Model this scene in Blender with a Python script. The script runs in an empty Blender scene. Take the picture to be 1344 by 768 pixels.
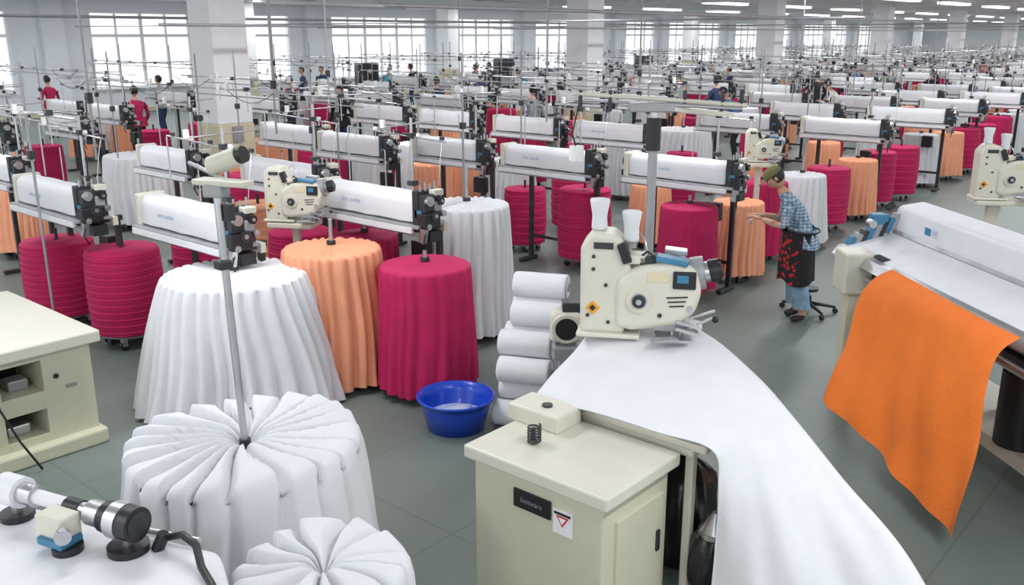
import bpy, bmesh, math, random
from mathutils import Vector, Matrix, Euler
random.seed(7)
S=bpy.context.scene
PI=math.pi
# ---------------------------------------------------------------- materials
def new_mat(name):
    m=bpy.data.materials.new(name);m.use_nodes=True
    nt=m.node_tree;b=nt.nodes["Principled BSDF"]
    return m,nt,b
def mat(name,col,rough=.5,metal=0.,var=.06,vscale=6.,bump=0.,bscale=80.,coat=0.,sheen=0.):
    m,nt,b=new_mat(name)
    b.inputs["Roughness"].default_value=rough
    b.inputs["Metallic"].default_value=metal
    if coat: b.inputs["Coat Weight"].default_value=coat
    tc=nt.nodes.new("ShaderNodeTexCoord")
    n=nt.nodes.new("ShaderNodeTexNoise");n.inputs["Scale"].default_value=vscale;n.inputs["Detail"].default_value=4
    nt.links.new(tc.outputs["Object"],n.inputs["Vector"])
    r=nt.nodes.new("ShaderNodeValToRGB")
    r.color_ramp.elements[0].position=.3;r.color_ramp.elements[1].position=.7
    r.color_ramp.elements[0].color=[c*(1-var) for c in col]+[1]
    r.color_ramp.elements[1].color=[min(1,c*(1+var)) for c in col]+[1]
    nt.links.new(n.outputs["Fac"],r.inputs[0]);nt.links.new(r.outputs[0],b.inputs["Base Color"])
    if bump:
        n2=nt.nodes.new("ShaderNodeTexNoise");n2.inputs["Scale"].default_value=bscale;n2.inputs["Detail"].default_value=3
        bp=nt.nodes.new("ShaderNodeBump");bp.inputs["Strength"].default_value=bump;bp.inputs["Distance"].default_value=.02
        nt.links.new(tc.outputs["Object"],n2.inputs["Vector"])
        nt.links.new(n2.outputs["Fac"],bp.inputs["Height"]);nt.links.new(bp.outputs[0],b.inputs["Normal"])
    return m
WHITE=mat("white_cloth",(.72,.73,.765),.9,bump=.12,bscale=25,var=.025)
PEACH=mat("peach_cloth",(.84,.37,.215),.85,bump=.2,bscale=30,var=.04)
PINK=mat("fuchsia_cloth",(.47,.006,.088),.8,bump=.2,bscale=30,var=.08)
ORANGE=mat("orange_cloth",(.86,.19,.018),.8,bump=.3,bscale=40,var=.05)
COVER=mat("cover_white",(.76,.77,.81),.45,bump=.15,bscale=8,var=.03)
BEIGE=mat("beige_enamel",(.66,.64,.54),.4,var=.03)
BEIGE2=mat("beige_desk",(.60,.58,.44),.45,var=.03)
CREAM=mat("column_dado_paint",(.68,.61,.42),.5,var=.05)
WALLM=mat("wall_paint",(.78,.80,.85),.7,var=.02)
COLM=mat("column_paint",(.88,.89,.91),.6,var=.02)
CEIL=mat("ceiling_paint",(.80,.81,.85),.8,var=.02)
BLACK=mat("black_plastic",(.015,.015,.018),.4,var=.2)
DARK=mat("dark_metal",(.05,.052,.06),.4,metal=.5,var=.2)
STEEL=mat("steel",(.55,.56,.58),.3,metal=.9,var=.1)
GREY=mat("grey_metal",(.35,.36,.38),.45,metal=.3,var=.1)
BLUEP=mat("blue_part",(.05,.20,.34),.4,var=.1)
TXT=mat("blue_print",(.25,.42,.65),.6)
BASIN=mat("blue_basin_plastic",(.006,.055,.50),.3,var=.08,coat=.3)
WATER=mat("basin_water",(.35,.42,.6),.1,var=.2)
BAG=mat("black_bag",(.012,.012,.014),.3,var=.3,bump=.8,bscale=6)
SKIN=mat("skin",(.55,.30,.20),.6,var=.05)
HAIR=mat("hair_black",(.012,.01,.009),.6,var=.2)
JEANS=mat("denim",(.22,.34,.46),.85,var=.2,vscale=12,bump=.4,bscale=40)
OLIVE=mat("olive_cap",(.16,.15,.06),.9,var=.2)
SHOE=mat("shoe_dark",(.02,.02,.025),.6)
RED=mat("red_marking",(.6,.02,.02),.5)
YEL=mat("yellow_marking",(.8,.35,.02),.5)
PAPER=mat("label_white",(.8,.8,.8),.6)
RUBBER=mat("caster_brown",(.10,.05,.03),.7)
LIPS=mat("lips",(.4,.13,.1),.5)
CLOTHS={}
for nm,c in dict(navy=(.03,.05,.13),teal=(.05,.25,.35),grey=(.25,.27,.3),magenta=(.4,.01,.08),blackc=(.02,.02,.025),white=(.7,.7,.72),blue=(.08,.2,.45)).items():
    CLOTHS[nm]=mat("garment_"+nm,c,.85,var=.1,bump=.3,bscale=30)
def shirt_mat():
    m,nt,b=new_mat("plaid_shirt")
    tc=nt.nodes.new("ShaderNodeTexCoord");prev=None
    for ax_,sc in (("Z",9.),("Y",9.),("X",7.)):
        wv=nt.nodes.new("ShaderNodeTexWave");wv.wave_type='BANDS';wv.bands_direction=ax_;wv.inputs["Scale"].default_value=sc;wv.inputs["Distortion"].default_value=.6
        nt.links.new(tc.outputs["Object"],wv.inputs["Vector"])
        r=nt.nodes.new("ShaderNodeValToRGB");r.color_ramp.elements[0].position=.35;r.color_ramp.elements[0].color=(.50,.58,.66,1);r.color_ramp.elements[1].position=.6;r.color_ramp.elements[1].color=(1,1,1,1)
        nt.links.new(wv.outputs["Fac"],r.inputs[0])
        if prev is None: prev=r.outputs[0]
        else:
            mx=nt.nodes.new("ShaderNodeMix");mx.data_type="RGBA";mx.blend_type="MULTIPLY";mx.inputs[0].default_value=.8
            nt.links.new(prev,mx.inputs[6]);nt.links.new(r.outputs[0],mx.inputs[7]);prev=mx.outputs[2]
    mx=nt.nodes.new("ShaderNodeMix");mx.data_type="RGBA";mx.blend_type="MULTIPLY";mx.inputs[0].default_value=1;mx.inputs[7].default_value=(.50,.60,.70,1)
    nt.links.new(prev,mx.inputs[6]);nt.links.new(mx.outputs[2],b.inputs["Base Color"]);b.inputs["Roughness"].default_value=.9
    return m
SHIRT=shirt_mat()
def apron_mat():
    m,nt,b=new_mat("apron_print")
    tc=nt.nodes.new("ShaderNodeTexCoord")
    v=nt.nodes.new("ShaderNodeTexVoronoi");v.inputs["Scale"].default_value=20
    nt.links.new(tc.outputs["Object"],v.inputs["Vector"])
    sp=nt.nodes.new("ShaderNodeSeparateXYZ");nt.links.new(tc.outputs["Object"],sp.inputs[0])
    mr=nt.nodes.new("ShaderNodeMapRange");mr.inputs[1].default_value=-.02;mr.inputs[2].default_value=.12;mr.inputs[3].default_value=.5;mr.inputs[4].default_value=0
    nt.links.new(sp.outputs[0],mr.inputs[0])
    ad=nt.nodes.new("ShaderNodeMath");ad.operation='ADD';nt.links.new(v.outputs["Distance"],ad.inputs[0]);nt.links.new(mr.outputs[0],ad.inputs[1])
    r=nt.nodes.new("ShaderNodeValToRGB");r.color_ramp.interpolation="CONSTANT"
    r.color_ramp.elements[0].color=(.5,.01,.012,1);r.color_ramp.elements[1].position=.42;r.color_ramp.elements[1].color=(.012,.011,.014,1)
    nt.links.new(ad.outputs[0],r.inputs[0]);nt.links.new(r.outputs[0],b.inputs["Base Color"]);b.inputs["Roughness"].default_value=.85
    return m
APRON=apron_mat()
def floor_mat():
    m,nt,b=new_mat("painted_concrete_floor")
    tc=nt.nodes.new("ShaderNodeTexCoord")
    n=nt.nodes.new("ShaderNodeTexNoise");n.inputs["Scale"].default_value=.5;n.inputs["Detail"].default_value=8
    nt.links.new(tc.outputs["Object"],n.inputs["Vector"])
    r=nt.nodes.new("ShaderNodeValToRGB");r.color_ramp.elements[0].position=.3;r.color_ramp.elements[1].position=.75
    r.color_ramp.elements[0].color=(.135,.170,.155,1);r.color_ramp.elements[1].color=(.190,.232,.212,1)
    nt.links.new(n.outputs["Fac"],r.inputs[0])
    br=nt.nodes.new("ShaderNodeTexBrick");br.offset=0;br.inputs["Scale"].default_value=1
    br.inputs["Brick Width"].default_value=1.2;br.inputs["Row Height"].default_value=1.2;br.inputs["Mortar Size"].default_value=.007
    br.inputs["Color1"].default_value=(1,1,1,1);br.inputs["Color2"].default_value=(.95,.96,.96,1);br.inputs["Mortar"].default_value=(.74,.76,.76,1)
    nt.links.new(tc.outputs["Object"],br.inputs["Vector"])
    mx=nt.nodes.new("ShaderNodeMix");mx.data_type="RGBA";mx.blend_type="MULTIPLY";mx.inputs[0].default_value=1
    nt.links.new(r.outputs[0],mx.inputs[6]);nt.links.new(br.outputs[0],mx.inputs[7]);nt.links.new(mx.outputs[2],b.inputs["Base Color"])
    b.inputs["Roughness"].default_value=.42
    n2=nt.nodes.new("ShaderNodeTexNoise");n2.inputs["Scale"].default_value=5
    bp=nt.nodes.new("ShaderNodeBump");bp.inputs["Strength"].default_value=.08
    nt.links.new(tc.outputs["Object"],n2.inputs["Vector"]);nt.links.new(n2.outputs["Fac"],bp.inputs["Height"]);nt.links.new(bp.outputs[0],b.inputs["Normal"])
    return m
FLOOR=floor_mat()
def emis(name,col,s):
    m,nt,b=new_mat(name);b.inputs["Base Color"].default_value=(*col,1)
    b.inputs["Emission Color"].default_value=(*col,1);b.inputs["Emission Strength"].default_value=s
    return m
# ---------------------------------------------------------------- mesh builder
class MB:
    def __init__(s): s.v=[];s.f=[];s.m=[];s.s=[];s.mats=[];s.X=Matrix.Identity(4)
    def mi(s,m):
        if m not in s.mats: s.mats.append(m)
        return s.mats.index(m)
    def add(s,vs,fs,m,smooth=True,X=None):
        o=len(s.v);T=s.X@X if X is not None else s.X
        s.v+=[tuple(T@Vector(v)) for v in vs]
        if isinstance(m,(list,tuple)): s.m+=[s.mi(k) for k in m]
        else: s.m+=[s.mi(m)]*len(fs)
        s.f+=[tuple(i+o for i in f) for f in fs];s.s+=[smooth]*len(fs)
    def box(s,c,sz,m,rot=(0,0,0),bev=0.,seg=2):
        X=Matrix.Translation(c)@Euler([math.radians(a) for a in rot]).to_matrix().to_4x4()
        bm=bmesh.new();bmesh.ops.create_cube(bm,size=1)
        for v in bm.verts: v.co=Vector((v.co.x*sz[0],v.co.y*sz[1],v.co.z*sz[2]))
        if bev: bmesh.ops.bevel(bm,geom=bm.edges[:],offset=bev,segments=seg,profile=.5,affect='EDGES')
        bm.verts.index_update()
        s.add([v.co[:] for v in bm.verts],[[v.index for v in f.verts] for f in bm.faces],m,False,X);bm.free()
    def poly(s,vs,fs,m,bev=0,seg=3,X=None):
        bm=bmesh.new();bv=[bm.verts.new(v) for v in vs];[bm.faces.new([bv[i] for i in f]) for f in fs]
        bmesh.ops.recalc_face_normals(bm,faces=bm.faces[:])
        if bev: bmesh.ops.bevel(bm,geom=bm.edges[:],offset=bev,segments=seg,profile=.5,affect='EDGES')
        bm.verts.index_update();s.add([v.co[:] for v in bm.verts],[[v.index for v in f.verts] for f in bm.faces],m,False,X);bm.free()
    def slab(s,pts,z0,z1,m,bev=0):
        n=len(pts);vs=[(a,b,z0) for a,b in pts]+[(a,b,z1) for a,b in pts]
        s.poly(vs,[tuple(range(n)),tuple(range(n,2*n))]+[(i,(i+1)%n,n+(i+1)%n,n+i) for i in range(n)],m,bev)
    def cyl(s,p1,p2,r1,m,r2=None,seg=14,mcap=None):
        if r2 is None:r2=r1
        p1=Vector(p1);p2=Vector(p2);d=p2-p1
        X=Matrix.Translation(p1)@d.to_track_quat('Z','Y').to_matrix().to_4x4();L=d.length
        a=[(r1*math.cos(2*PI*i/seg),r1*math.sin(2*PI*i/seg),0) for i in range(seg)]
        b=[(r2*math.cos(2*PI*i/seg),r2*math.sin(2*PI*i/seg),L) for i in range(seg)]
        s.add(a+b,[(i,(i+1)%seg,seg+(i+1)%seg,seg+i) for i in range(seg)],m,True,X)
        s.add(a,[tuple(reversed(range(seg)))],mcap or m,False,X);s.add(b,[tuple(range(seg))],mcap or m,False,X)
    def tube(s,pts,r,m,seg=8):
        P=[Vector(p) for p in pts];n=len(P)
        R=r if isinstance(r,(list,tuple)) else [r]*n
        vs=[];up=None
        for i in range(n):
            t=(P[min(i+1,n-1)]-P[max(i-1,0)]).normalized()
            if up is None: up=t.orthogonal().normalized()
            up=(up-t*up.dot(t)).normalized();w=t.cross(up)
            for k in range(seg):
                a=2*PI*k/seg;vs.append((P[i]+(up*math.cos(a)+w*math.sin(a))*R[i])[:])
        fs=[(i*seg+k,i*seg+(k+1)%seg,(i+1)*seg+(k+1)%seg,(i+1)*seg+k) for i in range(n-1) for k in range(seg)]
        fs+=[tuple(reversed(range(seg))),tuple(range((n-1)*seg,n*seg))]
        s.add(vs,fs,m,True)
    def lathe(s,prof,m,c=(0,0,0),seg=24,X=None):
        vs=[];n=len(prof)
        for r,z in prof:
            for k in range(seg):
                a=2*PI*k/seg;vs.append((c[0]+r*math.cos(a),c[1]+r*math.sin(a),c[2]+z))
        s.add(vs,[(i*seg+k,i*seg+(k+1)%seg,(i+1)*seg+(k+1)%seg,(i+1)*seg+k) for i in range(n-1) for k in range(seg)],m,True,X)
    def ell(s,c,r,m,seg=16,rings=10,fn=None,X=None):
        vs=[];fs=[]
        for j in range(rings+1):
            ph=PI*j/rings
            for k in range(seg):
                a=2*PI*k/seg;p=Vector((math.sin(ph)*math.cos(a)*r[0],math.sin(ph)*math.sin(a)*r[1],math.cos(ph)*r[2]))
                if fn:p=fn(p)
                vs.append((c[0]+p.x,c[1]+p.y,c[2]+p.z))
        for j in range(rings):
            for k in range(seg): fs.append((j*seg+k,(j+1)*seg+k,(j+1)*seg+(k+1)%seg,j*seg+(k+1)%seg))
        s.add(vs,fs,m,True,X)
    def grid(s,fn,nu,nv,m,cu=False,smooth=True):
        vs=[fn(i/(nu if cu else nu-1),j/(nv-1)) for j in range(nv) for i in range(nu)]
        fs=[(j*nu+i,j*nu+(i+1)%nu,(j+1)*nu+(i+1)%nu,(j+1)*nu+i) for j in range(nv-1) for i in range(nu if cu else nu-1)]
        s.add(vs,fs,m,smooth)
    def mesh(s,name):
        me=bpy.data.meshes.new(name);me.from_pydata(s.v,[],s.f)
        for m in s.mats: me.materials.append(m)
        me.polygons.foreach_set("material_index",s.m);me.polygons.foreach_set("use_smooth",s.s);me.update()
        return me
def put(me,name,loc=(0,0,0),rz=0,sc=1):
    o=bpy.data.objects.new(name,me);S.collection.objects.link(o);o.location=loc;o.rotation_euler=(0,0,rz)
    o.scale=(sc,sc,sc) if not isinstance(sc,(tuple,list)) else sc
    return o
def obj(mb,name,loc=(0,0,0),rz=0,sc=1,solid=0):
    o=put(mb.mesh(name),name,loc,rz,sc)
    if solid:
        md=o.modifiers.new("s","SOLIDIFY");md.thickness=solid
    return o
def text_geo(mb,body,size,m,X):
    c=bpy.data.curves.new("t","FONT");c.body=body;c.size=size;c.align_x='CENTER';c.align_y='CENTER';c.resolution_u=2
    o=bpy.data.objects.new("t",c);S.collection.objects.link(o)
    dg=bpy.context.evaluated_depsgraph_get();me=bpy.data.meshes.new_from_object(o.evaluated_get(dg))
    mb.add([v.co[:] for v in me.vertices],[tuple(p.vertices) for p in me.polygons],m,False,X)
    bpy.data.objects.remove(o)
FACEX=Matrix(((0,0,-1,0),(-1,0,0,0),(0,1,0,0),(0,0,0,1)))
# ---------------------------------------------------------------- room shell
X0,X1,Y0,Y1,HC=-6.,112.,-9.,36.,4.3
mb=MB();mb.box(((X0+X1)/2,(Y0+Y1)/2,-.1),(X1-X0,Y1-Y0,.2),FLOOR);obj(mb,"floor")
mb=MB();mb.box(((X0+X1)/2,(Y0+Y1)/2,HC+.1),(X1-X0,Y1-Y0,.2),CEIL);obj(mb,"ceiling")
mb=MB();x=10-11.7
while x<X1:
    mb.box((x,(Y0+Y1)/2,HC-.05),(.4,Y1-Y0-.5,.10),CEIL);x+=11.7
obj(mb,"trim_1")
wins=[(3.5,8.5),(10.3,14.0),(17,21.2),(23.2,26.2),(28.6,34.9),(36.6,41.9),(43.9,51),(53.5,57),(59,66.5),(69,79),(82,92),(95,105)]
mb=MB();zb,zt=.95,3.85
mb.box(((X0+X1)/2,Y1+.15,zb/2),(X1-X0,.3,zb),WALLM);mb.box(((X0+X1)/2,Y1+.15,(zt+HC)/2),(X1-X0,.3,HC-zt),WALLM)
e=[X0]+[q for w in wins for q in w]+[X1]
for i in range(0,len(e),2):
    mb.box(((e[i]+e[i+1])/2,Y1+.15,(zb+zt)/2),(e[i+1]-e[i],.3,zt-zb),WALLM)
    if 0<i: mb.box(((e[i]+e[i+1])/2,Y1-.15,HC/2),(min(.8,e[i+1]-e[i]),.3,HC),WALLM)
obj(mb,"wall_north")
for i,(a,b) in enumerate(wins):
    mb=MB();n=max(2,round((b-a)/1.1))
    for k in range(n+1):
        mb.box((a+(b-a)*k/n,Y1+.1,(zb+zt)/2),(.08 if k%2 else .14,.08,zt-zb),COLM)
    for z,h in ((zb+.03,.08),(zt-.03,.08),(2.95,.12),(1.9,.06)):
        mb.box(((a+b)/2,Y1+.1,z),(b-a,.09,h),COLM)
    mb.box(((a+b)/2,Y1-.05,zb-.02),(b-a,.3,.05),COLM)
    obj(mb,"window_%d"%(i+1))
mb=MB();mb.box((X1+.15,(Y0+Y1)/2,HC/2),(.3,Y1-Y0,HC),WALLM);obj(mb,"wall_east")
mb=MB();mb.box(((X0+X1)/2,Y1-.02,.08),(X1-X0,.05,.15),CREAM);obj(mb,"baseboard_north")
mb=MB();w=.76
mb.box((0,0,.675),(w+.02,w+.02,1.35),CREAM,bev=.02);mb.box((0,0,(1.35+HC)/2),(w,w,HC-1.35),COLM,bev=.02)
mb.box((0,-w/2-.02,1.15),(.22,.05,.3),GREY)
cme=mb.mesh("column")
cols=[(10+11.7*k,16.) for k in range(9)]+[(10+11.7*k,33.) for k in range(1,9)]
for c in cols: put(cme,"column",(c[0],c[1],0))
mb=MB();LE=emis("lamp_diffuser",(1,1,1),2.0)
li=bpy.data.lights.new("fluorescent_lamp","AREA");li.shape='RECTANGLE';li.size=3.2;li.size_y=.4;li.energy=112;li.color=(.97,.985,1)
for yy in (0,6,12,19,26,31.5):
    x=-3
    while x<X1-3:
        side=not (yy>30 or (yy>18 and x<34))
        mb.box((x,yy,HC-.03),(3.3,.46,.03),COLM)
        if side: mb.box((x,yy,HC-.09),(3.2,.40,.09),LE)
        o=bpy.data.objects.new("fluorescent_lamp",li);S.collection.objects.link(o);o.location=(x,yy,HC-(.14 if side else .05))
        x+=6.4
obj(mb,"fluorescent_lamp_housings")
mb=MB()
for yy,z in ((9,3.35),(14.5,3.15),(22,3.4),(29,3.5)):
    mb.cyl((8,yy,z),(X1-1,yy,z),.03,GREY,seg=6)
for xx in (16,27,39,51,63):
    mb.cyl((xx,6,3.27),(xx,35,3.27),.02,GREY,seg=6)
obj(mb,"overhead_pipes")
# ---------------------------------------------------------------- drums
def fold(th,N,seed,p=.7):
    t=N*th/(2*PI)+.22*math.sin(3*th+seed)+.15*math.sin(7*th+seed*2.3)
    return (.5+.5*math.cos(2*PI*t))**p
def dolly(mb,R,z0):
    mb.cyl((0,0,z0-.03),(0,0,z0+.02),R*.8,GREY,seg=20)
    for k in range(4):
        a=PI/4+k*PI/2;x,y=R*.62*math.cos(a),R*.62*math.sin(a)
        mb.cyl((x,y-.018,.045),(x,y+.018,.045),.045,BLACK,seg=12);mb.box((x,y,.09),(.05,.05,max(.04,z0-.06)),STEEL)
def ring_drum(R,z0,z1,m,seg=40,nr=22):
    mb=MB();prof=[(R*.9,z0)]
    for i in range(nr):
        t=i/(nr-1);z=z0+.02+(z1-z0-.05)*t
        rr=R*(.96+.05*math.sin(PI*t))+.003*math.sin(i*2.1)
        dz=(z1-z0)/nr
        prof+=[(rr-.0035,z-dz*.45),(rr,z-dz*.2),(rr,z+dz*.2),(rr-.003,z+dz*.42)]
    prof+=[(R*.93,z1-.01),(R*.88,z1),(R*.5,z1+.012),(.05,z1+.005),(.03,z1-.02),(0.001,z1-.02)]
    mb.lathe(prof,m,seg=seg);dolly(mb,R,z0)
    mb.cyl((0,0,z1-.05),(0,0,z1+.12),.018,DARK,seg=8)
    return mb.mesh("fabric_drum")
def pleat_drum(Rt,Rb,z0,z1,m,N=34,A=.03,seed=1.,seg=None,pole=.25,topA=.022):
    mb=MB();seg=seg or N*8
    prof=[]
    for r in (.015,.06,.14,.3,.5,.7,.85,.94): prof.append((Rt*r,z1+.03*(1-r)**2,0,topA*min(1,r*2.2)))
    prof+=[(Rt*.985,z1-.008,A*.25,topA*.6),(Rt,z1-.03,A*.5,0)]
    n=16
    for i in range(1,n+1):
        t=i/n;prof.append((Rt+(Rb-Rt)*(t**.9),z1-.03+(z0-z1+.03)*t,A*(.65+.7*t),0))
    def fn(u,v):
        th=2*PI*u;j=round(v*(len(prof)-1));r,z,sa,ta=prof[j]
        t=max(0,(j-9)/16.)
        f=fold(th+.04*math.sin(5*t+seed),N,seed,.55)
        f2=fold(th+.03*math.sin(4*t),N//2+1,seed+1,.6)
        g=math.sin(th*5+seed+t*2)*.35+math.sin(th*9+seed*3-t*3)*.25
        rr=r+sa*(f-.6)*1.3+sa*(f2-.6)*.7*t+sa*g*.7*t
        return (rr*math.cos(th),rr*math.sin(th),z+ta*(f-.7)+(.012*math.sin(th*4+seed) if j==len(prof)-1 else 0))
    mb.grid(fn,seg,len(prof),m,cu=True)
    if z0>.05: dolly(mb,Rb*.8,z0)
    if pole: mb.cyl((0,0,z1-.1),(0,0,z1+pole),.018,STEEL,seg=8);mb.cyl((0,0,z1),(0,0,z1+.06),.04,DARK,seg=10)
    return mb.mesh("pleated_fabric_drum")
def rosette(R,Rb,z0,z1,m,N,seed,topA=.075):
    mb=MB();seg=N*18
    rs=[.02,.05,.09,.14,.2,.28,.38,.5,.62,.74,.84,.91,.955,.985,1.0]
    nt=len(rs);ns=18
    def pl(th,tw,w=.30):
        t=N*(th+tw)/(2*PI)+.20*math.sin(2*th+seed)+.15*math.sin(5*th+seed*2)
        fr=t-math.floor(t)
        f=min(1,fr/(w*1.6),(1-fr)/(w*.55))
        return f**.8, fr
    def fn(u,v):
        j=round(v*(nt+ns-1));th=2*PI*u
        if j<nt:
            q=rs[j];tw=.22*math.sin(q*2.5+seed)*(1-q)
            f,fr=pl(th,tw,.14+.22*(1-q))
            rd=max(0,(q-.88)/.12)
            z=z1-.07*math.exp(-(q/.14)**2)-.05*(1-math.sqrt(max(0,1-rd*rd)))+(topA*(f-1)+.045*(fr-.5)*f+.02*math.sin(th*3+seed*2)*q)*min(1,.2+q*1.5)
            rr=R*q*(1+(.05*(f-1) if q>.8 else 0))
        else:
            t0=(j-nt+1)/ns
            f,fr=pl(th,.03*math.sin(t0*4+th*3),.16+.16*t0)
            rr=(R+(Rb-R)*t0)*(1+(.07+.03*t0)*(f-1)+.025*(fr-.5)*f+.012*math.sin(th*7+t0*6))
            z=z1-.05+(z0-z1+.05)*t0
        return (rr*math.cos(th),rr*math.sin(th),z)
    mb.grid(fn,seg,nt+ns,m,cu=True)
    return mb
RP=ring_drum(.34,.14,1.0,PINK);RPs=ring_drum(.28,.14,.98,PINK,seg=24,nr=16)
FP=pleat_drum(.33,.36,.12,1.08,PINK,N=22,A=.012,seed=2,topA=.004,pole=.12)
PP=pleat_drum(.31,.36,.12,1.0,PEACH,N=26,A=.02,seed=4)
WP=pleat_drum(.33,.40,.10,1.05,WHITE,N=24,A=.03,seed=5)
WPb=pleat_drum(.55,.62,.10,1.14,WHITE,N=32,A=.04,seed=6)
RPe=ring_drum(.34,.14,.80,PEACH)
put(ring_drum(.37,.16,.93,PINK,nr=34,seg=56),"fabric_drum",(3.98,9.75,0))
put(ring_drum(.36,.16,.99,PINK,nr=36,seg=56),"fabric_drum",(4.12,8.62,0))
put(pleat_drum(.57,.84,.03,1.12,WHITE,N=34,A=.066,seed=1.3,pole=.3),"pleated_fabric_drum",(4.0,6.46,0))
put(pleat_drum(.42,.48,.06,1.22,PEACH,N=28,A=.042,seed=2.2,pole=.25),"pleated_fabric_drum",(4.84,6.25,0))
put(pleat_drum(.385,.43,.08,1.13,PINK,N=22,A=.022,seed=3.1,topA=.003,pole=.12),"pleated_fabric_drum",(5.20,5.46,0))
put(pleat_drum(.42,.48,.08,1.36,WHITE,N=26,A=.045,seed=4.4,pole=.4),"pleated_fabric_drum",(6.60,6.30,0))
put(FP,"pleated_fabric_drum",(5.8,6.95,0));put(RP,"fabric_drum",(5.75,7.95,0));put(RPe,"fabric_drum",(6.75,10.2,0),0,1.1)
put(RP,"fabric_drum",(5.5,9.5,0));put(WPb,"pleated_fabric_drum",(7.27,14.2,0))
put(RP,"fabric_drum",(9.9,8.3,0),0,.9);put(RP,"fabric_drum",(9.7,7.1,0),0,1.05)
put(FP,"pleated_fabric_drum",(9.33,5.32,0));put(PP,"pleated_fabric_drum",(10.37,5.22,0))
front=[(11.6,5.5,FP),(12.75,5.45,WP),(14.1,5.6,RP),(15.3,5.6,PP),(16.6,5.75,RP),(17.7,5.7,RP),(19.6,5.95,WP),(20.9,5.8,PP),(22.1,5.8,RP),(23.4,5.8,RP),(24.8,5.8,FP),(26.2,5.9,WP)]
x=27.6
ch=[RPs,PP,WP,RPs,RPs,PP,FP]
while x<80:
    front.append((x,5.9,random.choice(ch)));x+=1.45
for a,b,m in front: put(m,"fabric_drum",(a,b,0))
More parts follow.
